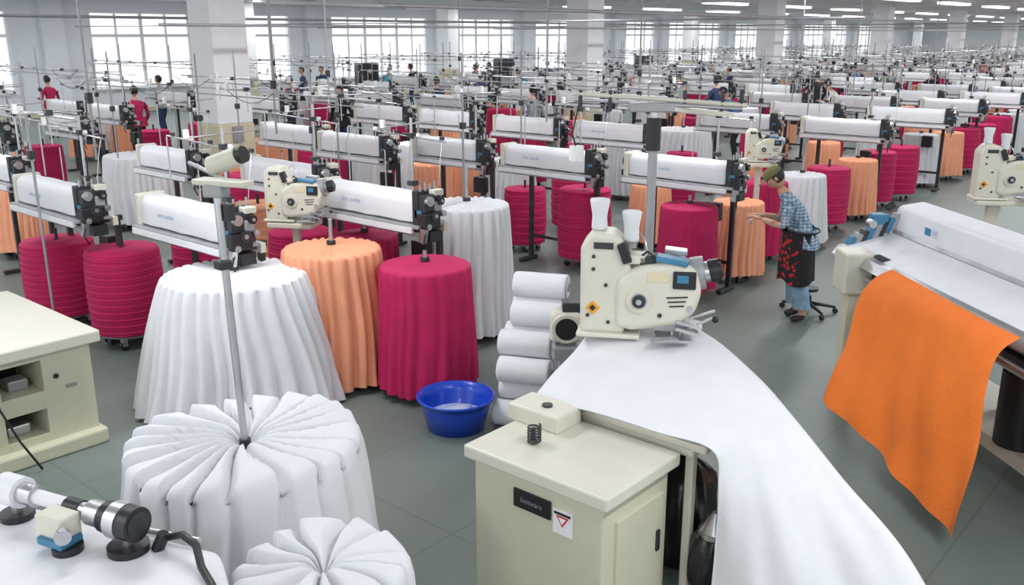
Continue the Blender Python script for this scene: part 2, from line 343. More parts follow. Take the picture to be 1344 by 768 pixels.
# ---------------------------------------------------------------- knitting machine
def machine(L=1.3,text=True,pole=True,wd=.27,h=.26,legs=True):
    mb=MB();z=1.48
    pr=[]
    for a,b,r in ((-wd/2,-h/2,.02),(wd/2,-h/2,.02),(wd/2,h/2,.09),(-wd/2,h/2,.09)):
        sx=1 if a>0 else -1;sy=1 if b>0 else -1
        cx,cz=a-sx*r,b-sy*r
        a0={(-1,-1):180,(1,-1):270,(1,1):0,(-1,1):90}[(sx,sy)]
        for k in range(5):
            t=math.radians(a0+90*k/4);pr.append((cx+r*math.cos(t),cz+r*math.sin(t)))
    n=len(pr);vs=[];ys=[-L/2,-L/2+.02]+[-L/2+L*(i/8.) for i in range(1,8)]+[L/2-.02,L/2]
    for i,y in enumerate(ys):
        s=.93 if i in(0,len(ys)-1) else 1.
        for p in pr: vs.append((p[0]*s,y,z+p[1]*s+.004*math.sin(i*2.2)))
    fs=[(i*n+k,(i+1)*n+k,(i+1)*n+(k+1)%n,i*n+(k+1)%n) for i in range(len(ys)-1) for k in range(n)]
    fs+=[tuple(range(n)),tuple(reversed(range(len(vs)-n,len(vs))))]
    mb.add(vs,fs,COVER,True)
    mb.box((-.02,-.02,1.325),(.34,L+.2,.03),GREY,bev=.006);mb.box((-.19,0,1.295),(.03,L+.1,.05),COVER)
    mb.cyl((-.16,-L/2-.1,1.255),(-.16,L/2+.1,1.255),.012,STEEL,seg=6)
    mb.box((.19,0,1.28),(.05,L+.2,.08),BEIGE)
    y=-L/2-.06
    mb.box((0,y+.02,1.46),(.29,.07,.38),DARK,bev=.01)
    mb.box((-.02,y-.04,1.53),(.22,.10,.17),DARK,bev=.015);mb.box((.04,y-.06,1.50),(.10,.08,.10),GREY,bev=.015)
    mb.box((-.05,y-.06,1.38),(.20,.11,.14),BLACK,bev=.01);mb.box((.06,y-.05,1.62),(.12,.08,.06),BEIGE,bev=.01)
    for cx,cz,r,m in ((-.08,1.56,.045,STEEL),(.06,1.55,.038,BLACK),(-.02,1.42,.05,DARK),(.09,1.43,.03,STEEL),(-.1,1.33,.028,STEEL)):
        mb.cyl((cx,y-.08,cz),(cx,y-.125,cz),r,m,seg=12);mb.cyl((cx,y-.125,cz),(cx,y-.135,cz),r*.4,STEEL,seg=8)
    mb.box((-.13,y-.02,1.44),(.03,.08,.07),BLUEP);mb.box((-.12,y-.06,1.25),(.05,.06,.14),STEEL,rot=(15,0,0))
    mb.box((.02,y-.03,1.22),(.14,.1,.1),DARK);mb.tube([(-.1,y-.08,1.3),(-.16,y-.11,1.2),(-.1,y-.08,1.1)],.008,BLACK,5)
    for k in range(4): mb.cyl((-.10+.06*k,y-.01,1.64),(-.10+.06*k,y-.01,1.70+.02*(k%2)),.010,STEEL,seg=6)
    y=L/2+.05
    mb.box((0,y,1.46),(.27,.08,.32),BEIGE,bev=.02);mb.cyl((-.02,y+.04,1.5),(-.02,y+.08,1.5),.07,DARK,seg=14);mb.box((0,y+.05,1.35),(.18,.08,.1),DARK)
    if legs:
        for yy in (-L*.42,L*.42):
            mb.box((.30,yy,.66),(.05,.06,1.24),DARK,bev=.008);mb.box((.24,yy,.035),(.34,.07,.05),DARK,bev=.01)
            mb.box((.22,yy,1.27),(.25,.06,.05),DARK)
        mb.box((.30,0,.35),(.04,L*.84,.04),DARK);mb.box((.31,-L*.22,.95),(.1,.2,.22),BLACK,bev=.01)
    if text: text_geo(mb,"knit textile",.062,TXT,Matrix.Translation((-wd/2-.002,.16*L,1.47))@FACEX)
    if pole:
        px,py=.12,-L*.30
        mb.cyl((px,py,1.6),(px,py,2.26),.014,STEEL,seg=8);mb.box((px,py,1.66),(.08,.08,.05),DARK,bev=.008);mb.box((px,py,2.10),(.06,.07,.05),DARK,bev=.008)
        mb.cyl((px,py-.45,2.07),(px,py+.9,2.13),.008,STEEL,seg=6);mb.cyl((px-.35,py+.05,2.19),(px+.35,py+.05,2.21),.008,STEEL,seg=6)
        mb.cyl((px,L*.4,1.6),(px,L*.4,2.12),.008,STEEL,seg=6);mb.cyl((px-.1,-L*.1,1.58),(px-.1,-L*.1,1.95),.006,STEEL,seg=5)
        for k in range(5):
            yy=py-.4+.3*k;mb.box((px,yy,2.10+.012*k),(.025,.04,.03),PAPER if k%2 else DARK)
            mb.cyl((px,yy,2.11+.012*k),(px,yy,2.03),.004,STEEL,seg=5)
        mb.cyl((px-.3,py+.05,2.19),(px-.3,py+.05,2.26),.025,PAPER,seg=8)
        mb.tube([(px,py-.4,2.07),(px-.05,py-.42,1.9),(px-.1,py-.45,1.70)],.003,PAPER,4)
        mb.tube([(px,py,2.08),(px+.06,py+.06,1.85),(px+.03,py+.02,1.66)],.006,BLACK,5)
    return mb.mesh("knitting_machine")
MC=machine();MCn=machine(text=False);MCb=machine(1.15,text=False);MCp=machine(1.4,text=False,pole=False)
near=[(3.85,9.25,MC),(4.1,7.2,MC),(5.72,6.66,MC),(6.2,8.75,MCn),(6.0,10.9,MCb),(4.3,11.9,MC),
 (9.2,7.3,MC),(9.5,5.55,MC),(9.15,9.0,MCb),(8.6,10.4,MCn),(8.9,12.3,MCn),(9.0,18.6,MCn),(9.0,20.5,MCp),(6.0,16.6,MCn),(7.3,16.6,MCb),(12.5,8.6,MC)]
for a,b,m in near: put(m,"knitting_machine",(a,b,0))
ppl=[(35.0,24.0,4,0),(21.3,28.6,0,160),(22.4,28.9,0,200),(14.2,26.0,3,120),(11.9,28.2,2,100),(30.3,27.4,4,90),(29.3,27.3,0,10),(26.9,22.4,1,130),(34.9,19.2,2,140),(25.3,9.9,5,100),(20.3,10.4,6,100),(14.0,17.4,4,200),
(43,17.3,0,50),(50,16.4,2,90),(57,15.0,4,90),(62,14,0,20),(47,24,3,90),(41,26,4,10),(32.4,17,0,100),(55,20,2,80),(39,14.6,6,80),(29.6,12.4,4,30),(24.6,17,5,140),(36.9,12.6,3,60),(45,12,0,10),(51,12.2,4,120),(13.6,21.5,6,60),(65,20,0,0),(69,17,3,0),(47.5,9,2,40),(40.5,9.3,4,70),(58,9.5,0,10),(17.2,14.2,3,30),(66,9,6,60),
(24.5,27.6,1,30),(26.6,28.4,4,120),(33.3,26.6,0,60),(36.8,27.4,6,10),(44.5,26.5,0,0),(50.5,25.5,3,40),(53,24.8,4,0),(60,24,0,90),(17.8,27.9,4,60),(27.8,25.9,0,100),(39.4,22.3,0,20),(18.8,19,0,100),(30.3,21,3,120),(62,11.5,2,0),(71,12,0,0),(34,10.2,4,20),
(10.8,21.0,2,80),(16.4,22.6,4,160),(22.3,20.6,0,40),(33.8,14.4,4,60),(43.5,21,4,30),(48,20,6,0),(54,9,4,90),(24.2,13.1,0,60),(72,15,4,0),(37.5,17.5,0,100)]
def clear(x,y,r=.9):
    if any(abs(x-c[0])<r+.1 and abs(y-c[1])<r+.45 for c in cols): return False
    for a,b,_,_ in ppl:
        L=math.hypot(a,b);dx,dy=-a/L,-b/L
        for s_ in (0,1.2,2.4):
            if math.hypot(a+dx*s_-x,b+dy*s_-y)<.9: return False
    if math.hypot(x-16.6,y-9.7)<1.5: return False
    return True
put(WPb,"pleated_fabric_drum",(16.6,9.7,0))
def rail(Ln):
    mb=MB()
    mb.cyl((0,0,2.30),(0,Ln,2.34),.011,STEEL,seg=6);mb.cyl((.16,.3,2.20),(.16,Ln-.4,2.24),.009,GREY,seg=6)
    y=.5;k=0
    while y<Ln:
        mb.cyl((0,y,2.34),(0,y,2.05+.12*(k%3)),.006,STEEL,seg=5);mb.box((0,y,2.33),(.05,.07,.05),(DARK,PAPER,GREY)[k%3])
        if k%3==0: mb.cyl((-.3,y,2.34),(.3,y,2.33),.008,STEEL,seg=5);mb.cyl((-.28,y,2.34),(-.28,y,2.42),.025,PAPER,seg=8)
        if k%4==1: mb.cyl((.05,y,0.02),(.05,y,2.75),.014,GREY,seg=6);mb.box((.05,y,.02),(.22,.22,.03),DARK);mb.box((.05,y,1.9),(.06,.06,.08),DARK)
        if k%4==2: mb.tube([(.0,y+1.1*i/6,2.32-.16*math.sin(PI*i/6)) for i in range(7)],.005,BLACK,4)
        y+=.62;k+=1
    return mb.mesh("yarn_rail")
R1=rail(5.2);R2=rail(7.6)
for a,b,m in ((3.55,8.0,R1),(6.75,7.9,R2),(8.3,6.9,R2),(8.2,16.4,R2),(4.9,12.6,R1)): put(m,"yarn_rail",(a,b,0))
x=12.5
while x<98:
    y=6.1 if x>13 else 10.4
    while y<24.6:
        if clear(x,y) and random.random()<.86:
            put(random.choice((MC,MCn,MCn,MCb,MCp)),"knitting_machine",(x+random.uniform(-.2,.2),y+random.uniform(-.1,.1),0))
        y+=1.95
    if x<60:
        for yy in (6.2,17.4): put(R2,"yarn_rail",(x-.75,yy+random.uniform(-.4,.6),0))
    x+=3.15 if x<60 else 4.2
wts=[RP,RP,RP,RPs,FP,PP,WP,RPe,WP,PP]
x=11.3
while x<75:
    y=7.2
    while y<24.5:
        if random.random()<.88 and clear(x,y,.5):
            m=random.choice(wts);put(m,"fabric_drum",(x+random.uniform(-.1,.1),y+random.uniform(-.15,.15),0),random.uniform(0,6),random.uniform(.9,1.12))
        y+=1.2
    x+=3.15 if x<60 else 4.2
for a,b,m in ((7.7,11.9,RP),(7.3,17.9,RP),(7.5,19,RPe),(10.3,10.6,PP),(10.2,12.0,WP),(10.3,13.6,RP),(10.1,19,RP),(10.3,22.8,PP),(5,13.4,PP),(7.6,9.3,RP),(7.9,12.9,PP)):
    put(m,"fabric_drum",(a,b,0))
mb=MB();mb.box((0,0,.78),(1.6,.8,.05),BEIGE,bev=.01)
for a in (-.7,.7):
    for b in (-.33,.33): mb.box((a,b,.38),(.05,.05,.76),GREY)
mb.box((0,0,.2),(1.45,.7,.03),GREY);mb.box((-.4,0,.92),(.5,.5,.22),WHITE,bev=.03);mb.box((.35,.05,.88),(.4,.4,.14),PINK,bev=.03);mb.box((.3,0,.3),(.5,.5,.18),DARK,bev=.02)
tm=mb.mesh("packing_table")
for a in range(16,80,5):
    put(tm,"packing_table",(a+.7,30.4 if a%2 else 25.9,0),.1*(a%3))
mb=MB();mb.box((0,0,.95),(.9,.7,1.7),DARK,bev=.03);mb.box((0,-.36,1.35),(.6,.03,.4),BLACK,bev=.01);mb.box((0,-.36,.7),(.7,.02,.5),GREY,bev=.01);mb.box((0,0,.05),(.8,.6,.1),BLACK)
for k in range(4): mb.cyl((-.3+.2*k,-.37,1.05),(-.3+.2*k,-.40,1.05),.03,STEEL,seg=10)
em=mb.mesh("equipment_cabinet")
for a,b in ((26.9,31.6),(36.2,31.8),(48,31),(19.6,31.5)): put(em,"equipment_cabinet",(a,b,0),-.4)
mb=MB();mb.cyl((0,0,1.6),(0,0,HC-.02),.016,GREY,seg=8);mb.box((0,0,2.3),(.06,.06,.12),DARK)
cm=mb.mesh("power_conduit")
for a,b in ((4.9,10.6),(7.95,11.4),(10.9,13.9),(12.0,9.6),(14.9,9.7),(18.9,12.3),(21.9,8.3),(25.0,9.2),(28.1,12.4),(14,20),(20.2,19.5),(31.6,9.5)):
    put(cm,"power_conduit",(a,b,0))
# ---------------------------------------------------------------- sewing head
def sewing_head(cones=True):
    mb=MB()
    pr=[(-.38,0),(-.10,0),(-.06,.40),(-.10,.56),(-.17,.64),(-.31,.65),(-.385,.56)]
    n=len(pr);vs=[(x,-.12,z) for x,z in pr]+[(x,.14,z) for x,z in pr]
    mb.poly(vs,[tuple(range(n)),tuple(range(n,2*n))]+[(i,n+i,n+(i+1)%n,(i+1)%n) for i in range(n)],BEIGE,.03,4)
    pr=[(-.16,.06),(-.06,.03),(.22,.08),(.33,.16),(.37,.30),(.33,.44),(.20,.50),(-.02,.46),(-.16,.36)]
    n=len(pr);vs=[(x,-.15,z) for x,z in pr]+[(x,.13,z) for x,z in pr]
    mb.poly(vs,[tuple(range(n)),tuple(range(n,2*n))]+[(i,n+i,n+(i+1)%n,(i+1)%n) for i in range(n)],BEIGE,.045,5)
    mb.cyl((-.01,-.14,.24),(-.01,-.165,.24),.085,BEIGE,r2=.078,seg=36)
    mb.cyl((.30,0,.385),(.38,0,.40),.105,GREY,seg=22);mb.cyl((.38,0,.40),(.41,0,.41),.065,STEEL,seg=20);mb.cyl((.41,0,.41),(.47,0,.425),.072,BLACK,seg=20);mb.cyl((.47,0,.425),(.485,0,.43),.045,DARK,seg=16)
    mb.box((.18,-.10,.495),(.20,.12,.035),BLUEP,rot=(0,8,0),bev=.008);mb.box((.26,-.150,.38),(.14,.03,.11),BLACK,rot=(0,0,0),bev=.008);mb.box((.25,-.166,.39),(.07,.01,.05),BLUEP,bev=.004);mb.box((.03,-.08,.49),(.10,.10,.05),DARK,rot=(0,-8,0),bev=.008)
    mb.box((.20,.04,.52),(.14,.10,.03),STEEL,rot=(0,5,0),bev=.005)
    mb.cyl((-.01,-.165,.24),(-.01,-.175,.24),.050,STEEL,seg=24);mb.cyl((-.01,-.175,.24),(-.01,-.185,.24),.042,DARK,seg=20);mb.cyl((-.01,-.185,.24),(-.01,-.20,.24),.018,STEEL,seg=12)
    mb.box((.10,-.151,.39),(.13,.006,.06),CREAM,bev=.002);mb.cyl((.30,-.15,.20),(.30,-.16,.20),.02,STEEL,seg=12);mb.cyl((.12,-.15,.15),(.12,-.16,.15),.014,DARK,seg=10)
    for x_,z_ in ((-.3,.5),(-.3,.42),(-.22,.32),(-.33,.12),(-.2,.08)): mb.cyl((x_,-.118,z_),(x_,-.13,z_),.012,DARK,seg=8)
    mb.box((-.24,-.123,.57),(.12,.01,.04),DARK);mb.box((-.30,-.122,.17),(.065,.006,.065),YEL,rot=(0,45,0));mb.box((-.30,-.126,.17),(.03,.006,.03),BLACK,rot=(0,45,0))
    for k in range(3): mb.box((.22,-.152,.27-.028*k),(.13-.02*k,.004,.009),DARK,rot=(0,-5,0))
    mb.box((-.11,-.11,.53),(.06,.08,.13),BLACK,rot=(0,-20,0),bev=.01);mb.box((-.03,-.06,.49),(.12,.14,.06),BEIGE,bev=.015)
    mb.cyl((.20,-.10,.12),(.20,-.10,.02),.012,STEEL,seg=8);mb.cyl((.25,-.10,.12),(.25,-.10,.02),.010,STEEL,seg=8)
    mb.box((.20,-.13,.012),(.20,.22,.016),STEEL,rot=(0,0,8));mb.box((.16,-.24,.02),(.16,.07,.02),GREY,rot=(0,0,20),bev=.006);mb.box((.29,-.1,.06),(.14,.16,.02),STEEL,rot=(0,14,0));mb.box((.30,-.1,.10),(.16,.14,.015),STEEL,rot=(0,14,0))
    mb.box((.18,-.06,.08),(.20,.14,.08),GREY,bev=.01)
    mb.box((.36,-.12,.10),(.18,.02,.012),STEEL,rot=(0,-30,0));mb.box((.38,-.08,.15),(.16,.02,.012),STEEL,rot=(0,-20,0));mb.ell((.46,-.08,.12),(.022,.022,.022),BLACK,8,6)
    mb.box((-.2,0,-.005),(.40,.30,.03),BEIGE,bev=.01)
    if cones:
        for x_,z_ in ((-.28,.65),(-.08,.58)):
            mb.cyl((x_,0,z_-.04),(x_,0,z_+.03),.035,GREY,seg=14)
            mb.lathe([(.001,z_),(.048,z_),(.050,z_+.02),(.046,z_+.08),(.050,z_+.11),(.063,z_+.18),(.060,z_+.19),(.02,z_+.195),(.001,z_+.19)],WHITE,(x_,0,0),18)
    mb.tube([(-.1,.02,.62),(-.05,.02,.66),(.0,.0,.60),(.04,-.08,.5)],.006,STEEL,6);mb.tube([(-.02,-.1,.5),(.03,-.14,.55),(.1,-.14,.5)],.008,BLACK,6)
    return mb.mesh("overlock_sewing_head")
SH=sewing_head();SHn=sewing_head(False)
put(SH,"overlock_sewing_head",(4.76,3.02,1.175),math.radians(-60),1.0)
def head_stand(h,slim=False):
    mb=MB()
    if slim: mb.box((-.05,.05,h/2),(.07,.07,h-.04),BEIGE,bev=.01);mb.box((-.05,.05,.03),(.35,.3,.05),DARK,bev=.01);mb.box((-.05,.02,h-.03),(.45,.3,.05),BEIGE,bev=.01)
    else:
        mb.box((-.1,.05,h/2),(.14,.14,h-.04),BEIGE,bev=.02);mb.box((-.05,.05,.04),(.5,.45,.08),DARK,bev=.02);mb.box((-.05,.02,h-.03),(.6,.4,.05),BEIGE,bev=.01);mb.box((-.1,.1,h*.5),(.26,.3,.4),BEIGE,bev=.02)
    return mb.mesh("sewing_head_stand")
for a,b,h,s,r,sl,M_ in ((5.22,7.22,1.27,.78,-60,True,SHn),(11.02,5.25,1.42,.62,-60,True,SHn),(11.75,2.55,1.15,.95,-60,False,SH)):
    put(M_,"overlock_sewing_head",(a,b,h+.02),math.radians(r),s);put(head_stand(h,sl),"sewing_head_stand",(a,b,0),math.radians(r))
# ---------------------------------------------------------------- foreground rosettes
obj(rosette(.60,.69,.25,.985,WHITE,20,1.1,.085),"pleated_fabric_rosette",(2.42,3.94,0),.3)
obj(rosette(.36,.41,.25,.93,WHITE,12,2.6,.10),"pleated_fabric_rosette",(1.99,2.74,0))
def dol(R,loc):
    mb=MB();mb.cyl((0,0,.12),(0,0,.22),R,GREY,seg=24)
    for k in range(4):
        a=PI/4+k*PI/2;x_,y_=R*.8*math.cos(a),R*.8*math.sin(a);mb.cyl((x_,y_-.02,.05),(x_,y_+.02,.05),.05,BLACK,seg=12);mb.box((x_,y_,.09),(.05,.05,.1),STEEL)
    obj(mb,"drum_dolly",loc)
dol(.4,(2.42,3.94,0));dol(.25,(1.99,2.74,0))
mb=MB()
mb.cyl((0,0,.90),(-.02,.03,2.28),.019,STEEL,seg=12);mb.box((-.02,.03,2.27),(.10,.10,.06),GREY,rot=(0,0,30),bev=.01)
mb.box((.0,.0,2.31),(.10,.3,.03),BEIGE,rot=(0,0,20),bev=.01);mb.cyl((.02,-.1,2.30),(.15,.55,2.34),.012,STEEL,seg=8)
mb.cyl((.08,.22,2.36),(.14,.06,2.42),.05,BEIGE,seg=16);mb.cyl((.14,.06,2.42),(.15,.03,2.43),.042,BLACK,seg=16);mb.cyl((.02,.0,2.20),(.02,.0,2.12),.03,DARK,seg=10)
mb.box((-.02,.03,1.9),(.07,.07,.05),DARK,bev=.01);mb.cyl((0,0,.90),(0,0,.96),.03,DARK,seg=12)
obj(mb,"thread_stand",(2.42,3.94,0))
mb=MB()
mb.cyl((0,0,0),(0,0,2.30),.032,GREY,seg=16);mb.cyl((0,0,2.24),(0,0,2.46),.05,BLACK,seg=18);mb.cyl((0,0,2.46),(0,0,2.50),.03,STEEL,seg=12);mb.cyl((0,0,0),(0,0,.05),.2,DARK,seg=20)
d=Vector((.653,-.757,0))
mb.box((0,0,2.53),(.34,.16,.06),GREY,rot=(0,0,-49),bev=.01);mb.box(tuple(d*.32+Vector((0,0,2.50))),(.40,.16,.03),BEIGE,rot=(0,6,-49),bev=.005)
mb.cyl(tuple(d*-.55+Vector((0,0,2.62))),tuple(d*.62+Vector((0,0,2.54))),.016,BEIGE,seg=8)
mb.cyl(tuple(d*-.5+Vector((.2,.2,2.56))),tuple(d*.5+Vector((-.2,-.2,2.54))),.012,STEEL,seg=8)
for k in (-.5,-.3,.2,.45,.58): mb.cyl(tuple(d*k+Vector((0,0,2.64))),tuple(d*k+Vector((0,0,2.50))),.014,DARK,seg=8)
mb.tube([tuple(d*-.5+Vector((0,0,2.6))),tuple(d*-.55+Vector((0,0,2.35))),tuple(d*-.52+Vector((0,0,2.25)))],.006,BLACK,6)
mb.cyl(tuple(d*-.52+Vector((0,0,2.27))),tuple(d*-.52+Vector((0,0,2.17))),.05,PAPER,seg=14)
obj(mb,"thread_stand",(5.36,3.36,0))
# ---------------------------------------------------------------- central cabinet, bed, cloth
mb=MB()
cx0,cx1,cy0,cy1=3.22,3.86,2.20,3.09
mb.box(((cx0+cx1)/2,(cy0+cy1)/2,.865),(cx1-cx0+.03,cy1-cy0+.04,.075),BEIGE,bev=.012)
mb.box(((cx0+cx1)/2,(cy0+cy1)/2,.425),(cx1-cx0-.05,cy1-cy0-.05,.81),BEIGE2,bev=.012)
mb.box((cx0+.34,cy0+.018,.40),(.42,.02,.62),BEIGE2,bev=.004);mb.box((cx0+.50,cy0+.006,.45),(.03,.02,.12),DARK,bev=.004)
mb.box((cx0+.018,2.66,.70),(.012,.24,.10),BLACK);text_geo(mb,"knitware",.04,GREY,Matrix.Translation((cx0+.010,2.66,.70))@FACEX)
mb.box((cx0+.018,2.46,.665),(.012,.12,.135),PAPER)
mb.add([(cx0+.010,2.50,.70),(cx0+.010,2.42,.70),(cx0+.010,2.46,.64)],[(0,1,2)],RED,False);mb.add([(cx0+.008,2.485,.692),(cx0+.008,2.435,.692),(cx0+.008,2.46,.655)],[(0,1,2)],PAPER,False)
mb.box((cx0+.010,2.46,.712),(.004,.10,.012),BLACK)
mb.box((3.73,2.98,.95),(.22,.36,.10),BEIGE,bev=.012)
mb.cyl((3.72,2.95,1.0),(3.72,2.95,1.012),.03,DARK,seg=12)
obj(mb,"machine_cabinet")
mb=MB();mb.tube([(.034*math.cos(t*.5),.034*math.sin(t*.5),.006+t*.0013) for t in range(0,76)],.0055,DARK,6);obj(mb,"coil_spring",(3.46,2.83,.903))
mb=MB()
mb.box((4.40,2.66,.90),(.98,1.06,.07),BEIGE,bev=.015);mb.box((3.93,2.55,.935),(.06,1.0,.05),BEIGE,bev=.015);mb.box((4.6,2.8,.43),(.16,.2,.84),BEIGE2,bev=.02);mb.box((4.6,2.8,.04),(.6,.5,.08),DARK,bev=.02)
mb.box((4.76,3.05,1.02),(.5,.4,.16),BEIGE,bev=.02);mb.box((3.97,2.17,.45),(.05,.05,.86),BEIGE,bev=.01)
obj(mb,"sewing_machine_bed")
C=[[(3.80,3.14,.95),(4.1,3.22,1.0),(4.4,3.28,1.06),(4.7,3.33,1.15),(4.98,3.38,1.15),(5.05,3.4,1.0)],
[(3.81,2.75,1.0),(4.15,2.78,1.06),(4.5,2.82,1.11),(4.85,2.88,1.155),(5.13,2.98,1.155),(5.20,3.0,.98)],
[(3.82,2.3,1.0),(4.15,2.36,1.06),(4.5,2.42,1.10),(4.80,2.54,1.14),(5.02,2.66,1.135),(5.08,2.66,.95)],
[(3.84,1.99,.985),(4.08,2.01,1.04),(4.33,2.07,1.07),(4.57,2.18,1.10),(4.77,2.27,1.09),(4.83,2.24,.9)],
[(3.84,1.94,.80),(3.94,1.86,.86),(4.12,1.84,.95),(4.33,1.87,1.00),(4.52,1.91,1.01),(4.59,1.86,.8)],
[(3.83,1.93,.5),(3.86,1.74,.52),(4.00,1.63,.68),(4.14,1.53,.77),(4.27,1.49,.84),(4.35,1.45,.6)],
[(3.80,1.92,.24),(3.80,1.64,.24),(3.90,1.42,.40),(3.99,1.23,.52),(4.09,1.08,.63),(4.17,1.03,.4)],
[(3.78,1.92,.02),(3.75,1.56,.03),(3.80,1.25,.08),(3.85,.95,.14),(3.92,.69,.22),(4.01,.66,.05)]]
def cr(p0,p1,p2,p3,t): return .5*((2*p1)+(-p0+p2)*t+(2*p0-5*p1+4*p2-p3)*t*t+(-p0+3*p1-3*p2+p3)*t**3)
def surf(C,u,v):
    nr,nc=len(C),len(C[0]);a=v*(nr-1);i=min(int(a),nr-2);t=a-i
    b=u*(nc-1);j=min(int(b),nc-2);s=b-j
    def row(r):
        r=max(0,min(nr-1,r));g=lambda q:Vector(C[r][max(0,min(nc-1,q))])
        return cr(g(j-1),g(j),g(j+1),g(j+2),s)
    return cr(row(i-1),row(i),row(i+1),row(i+2),t)
mb=MB()
def cf(u,v):
    p=surf(C,u,v)
    h=min(1,max(0,(v-.44)*2.2));h=h*h*(3-2*h)
    edge=max(0,1-u/.8)
    wv=(.036*math.sin(u*15+v*3.2+.5)+.022*math.sin(u*27-v*4+1)+.008*math.sin(u*45+v*7))*h*(.30+.70*edge)
    wv+=.006*math.sin(u*9+v*14)*math.sin(v*23+u*4)+.010*math.sin(u*22+3)*max(0,1-abs(v-.05)*9)
    wv+=.016*math.exp(-((v-.44-.10*u)/.05)**2)*math.sin(u*9+1)
    return (p.x-wv*.8,p.y-wv*.5,max(.008,p.z+wv*.5))
mb.grid(cf,130,160,WHITE)
obj(mb,"white_fabric_sheet",solid=.006)
def bag(r,h,seed,m=BAG):
    mb=MB()
    def fn(u,v):
        th=2*PI*u;q=math.sin(PI*(.04+.9*v))**.45
        rr=r*q*(1+.10*math.sin(3*th+seed+v*3)+.05*math.sin(8*th+seed*2-v*6)+.03*math.sin(13*th+v*9))
        if v>.85: rr*=(1-(v-.85)*4.5)
        return (rr*math.cos(th),rr*math.sin(th),h*v)
    mb.grid(fn,48,24,m,cu=True);return mb
obj(bag(.20,.72,1),"black_bag",(4.24,2.36,0));obj(bag(.18,.6,3),"black_bag",(4.22,2.86,0))
mb=bag(.13,.50,5);mb.cyl((0,0,.46),(0,0,.56),.085,STEEL,r2=.02,seg=20);mb.cyl((0,0,.43),(0,0,.46),.09,STEEL,seg=20);obj(mb,"black_bag",(4.0,2.02,0))
# ---------------------------------------------------------------- fabric roll stack
mb=MB()
ax=Vector((.42,-.907,0)).normalized();pp=Vector((.907,.42,0))
def roll(c,L=.52,r=.115,m=WHITE):
    c=Vector(c);a=c-ax*L/2
    T=Matrix.Translation(a)@ax.to_track_quat('Z','Y').to_matrix().to_4x4()
    mb.lathe([(.001,.02),(.03,.0),(r*.8,0),(r*.97,.008),(r,.03),(r*1.01,L*.3),(r*.985,L*.6),(r,L-.03),(r*.97,L-.008),(r*.8,L),(.035,L),(.03,L-.03),(.001,L-.03)],m,seg=26,X=T)
    mb.lathe([(.034,L-.002),(.034,L+.012),(.022,L+.012),(.022,L-.02),(.001,L-.02)],GREY,seg=14,X=T)
    for k in range(3):
        rr=r*(.45+.2*k);mb.lathe([(rr,L-.001),(rr+.004,L+.003),(rr+.008,L-.001)],GREY if k==2 else WHITE,seg=22,X=T)
base=Vector((5.42,4.44,0))
z=.107
for li_,n in enumerate([4,3,4,3,2,1]):
    for q in range(n):
        off=(q-(n-1)/2)*.213+{4:0,3:0,2:.10,1:.10}[n]
        if li_==5: off=.20
        roll(base+pp*off+Vector((0,0,z))+ax*random.uniform(-.04,.04),.43+random.uniform(-.02,.02),.105)
    z+=.184
obj(mb,"fabric_roll_stack")
mb=MB();mb.box((0,0,.38),(.09,.09,.76),GREY,bev=.01);mb.box((0,0,.03),(.26,.26,.06),DARK,bev=.01);mb.box((0,0,.88),(.24,.20,.24),BEIGE,bev=.04,seg=3)
mb.cyl((0,-.10,.89),(0,-.15,.89),.11,BEIGE,seg=20);mb.cyl((0,-.15,.89),(0,-.155,.89),.085,BLACK,seg=20);mb.box((.04,0,1.03),(.14,.14,.08),DARK,bev=.01);mb.box((0,-.04,.68),(.2,.14,.12),GREY,bev=.02)
obj(mb,"sewing_motor",(5.27,4.05-.04,0),math.radians(-50))
mb=MB();mb.lathe([(.001,.012),(.20,.012),(.215,.03),(.262,.2),(.285,.262),(.305,.272),(.312,.262),(.305,.245),(.29,.25),(.272,.19),(.225,.0),(.001,.0)],BASIN,seg=56)
mb.lathe([(.235,.10),(.12,.104),(.001,.1)],WATER,seg=40)
mb.ell((.03,.02,.11),(.14,.10,.03),mat("soaking_cloth",(.40,.45,.6),.7),20,8,fn=lambda p:p*(1+.15*math.sin(p.x*60+p.y*40)))
mb.ell((-.08,-.05,.11),(.08,.06,.03),mat("washed_cloth",(.5,.12,.16),.8),16,8)
obj(mb,"wash_basin",(4.79,4.72,0))
# ---------------------------------------------------------------- left desk
mb=MB()
mb.box((1.88,7.35,.85),(2.0,1.66,.09),BEIGE,bev=.012)
fy=6.62
mb.box((2.65,fy+.28,.44),(.36,.58,.74),BEIGE2,bev=.01)
mb.box((2.13,fy+.28,.44),(.10,.58,.74),BEIGE2,bev=.01)
for z_,h_ in ((.775,.07),(.44,.14),(.12,.12)): mb.box((2.32,fy+.28,z_),(.32,.57,h_),BEIGE2,bev=.006)
mb.box((2.32,fy+.50,.44),(.31,.04,.66),DARK);mb.box((2.35,fy+.2,.55),(.14,.14,.08),GREY,bev=.01);mb.box((2.3,fy+.2,.22),(.16,.2,.08),STEEL,bev=.01)
mb.cyl((2.56,fy-.012,.60),(2.56,fy-.02,.60),.02,DARK,seg=12);mb.box((2.66,fy-.012,.5),(.08,.004,.03),GREY)
mb.box((2.36,6.78,.06),(1.0,.50,.12),BEIGE2,bev=.02)
mb.box((1.2,7.4,.4),(.3,1.2,.8),BEIGE2);mb.tube([(2.1,6.55,.8),(2.12,6.5,.5),(2.2,6.45,.25),(2.3,6.4,.02)],.008,BLACK,6)
mb.box((1.95,7.0,.90),(.3,.2,.01),PAPER,rot=(0,0,20))
obj(mb,"work_desk")
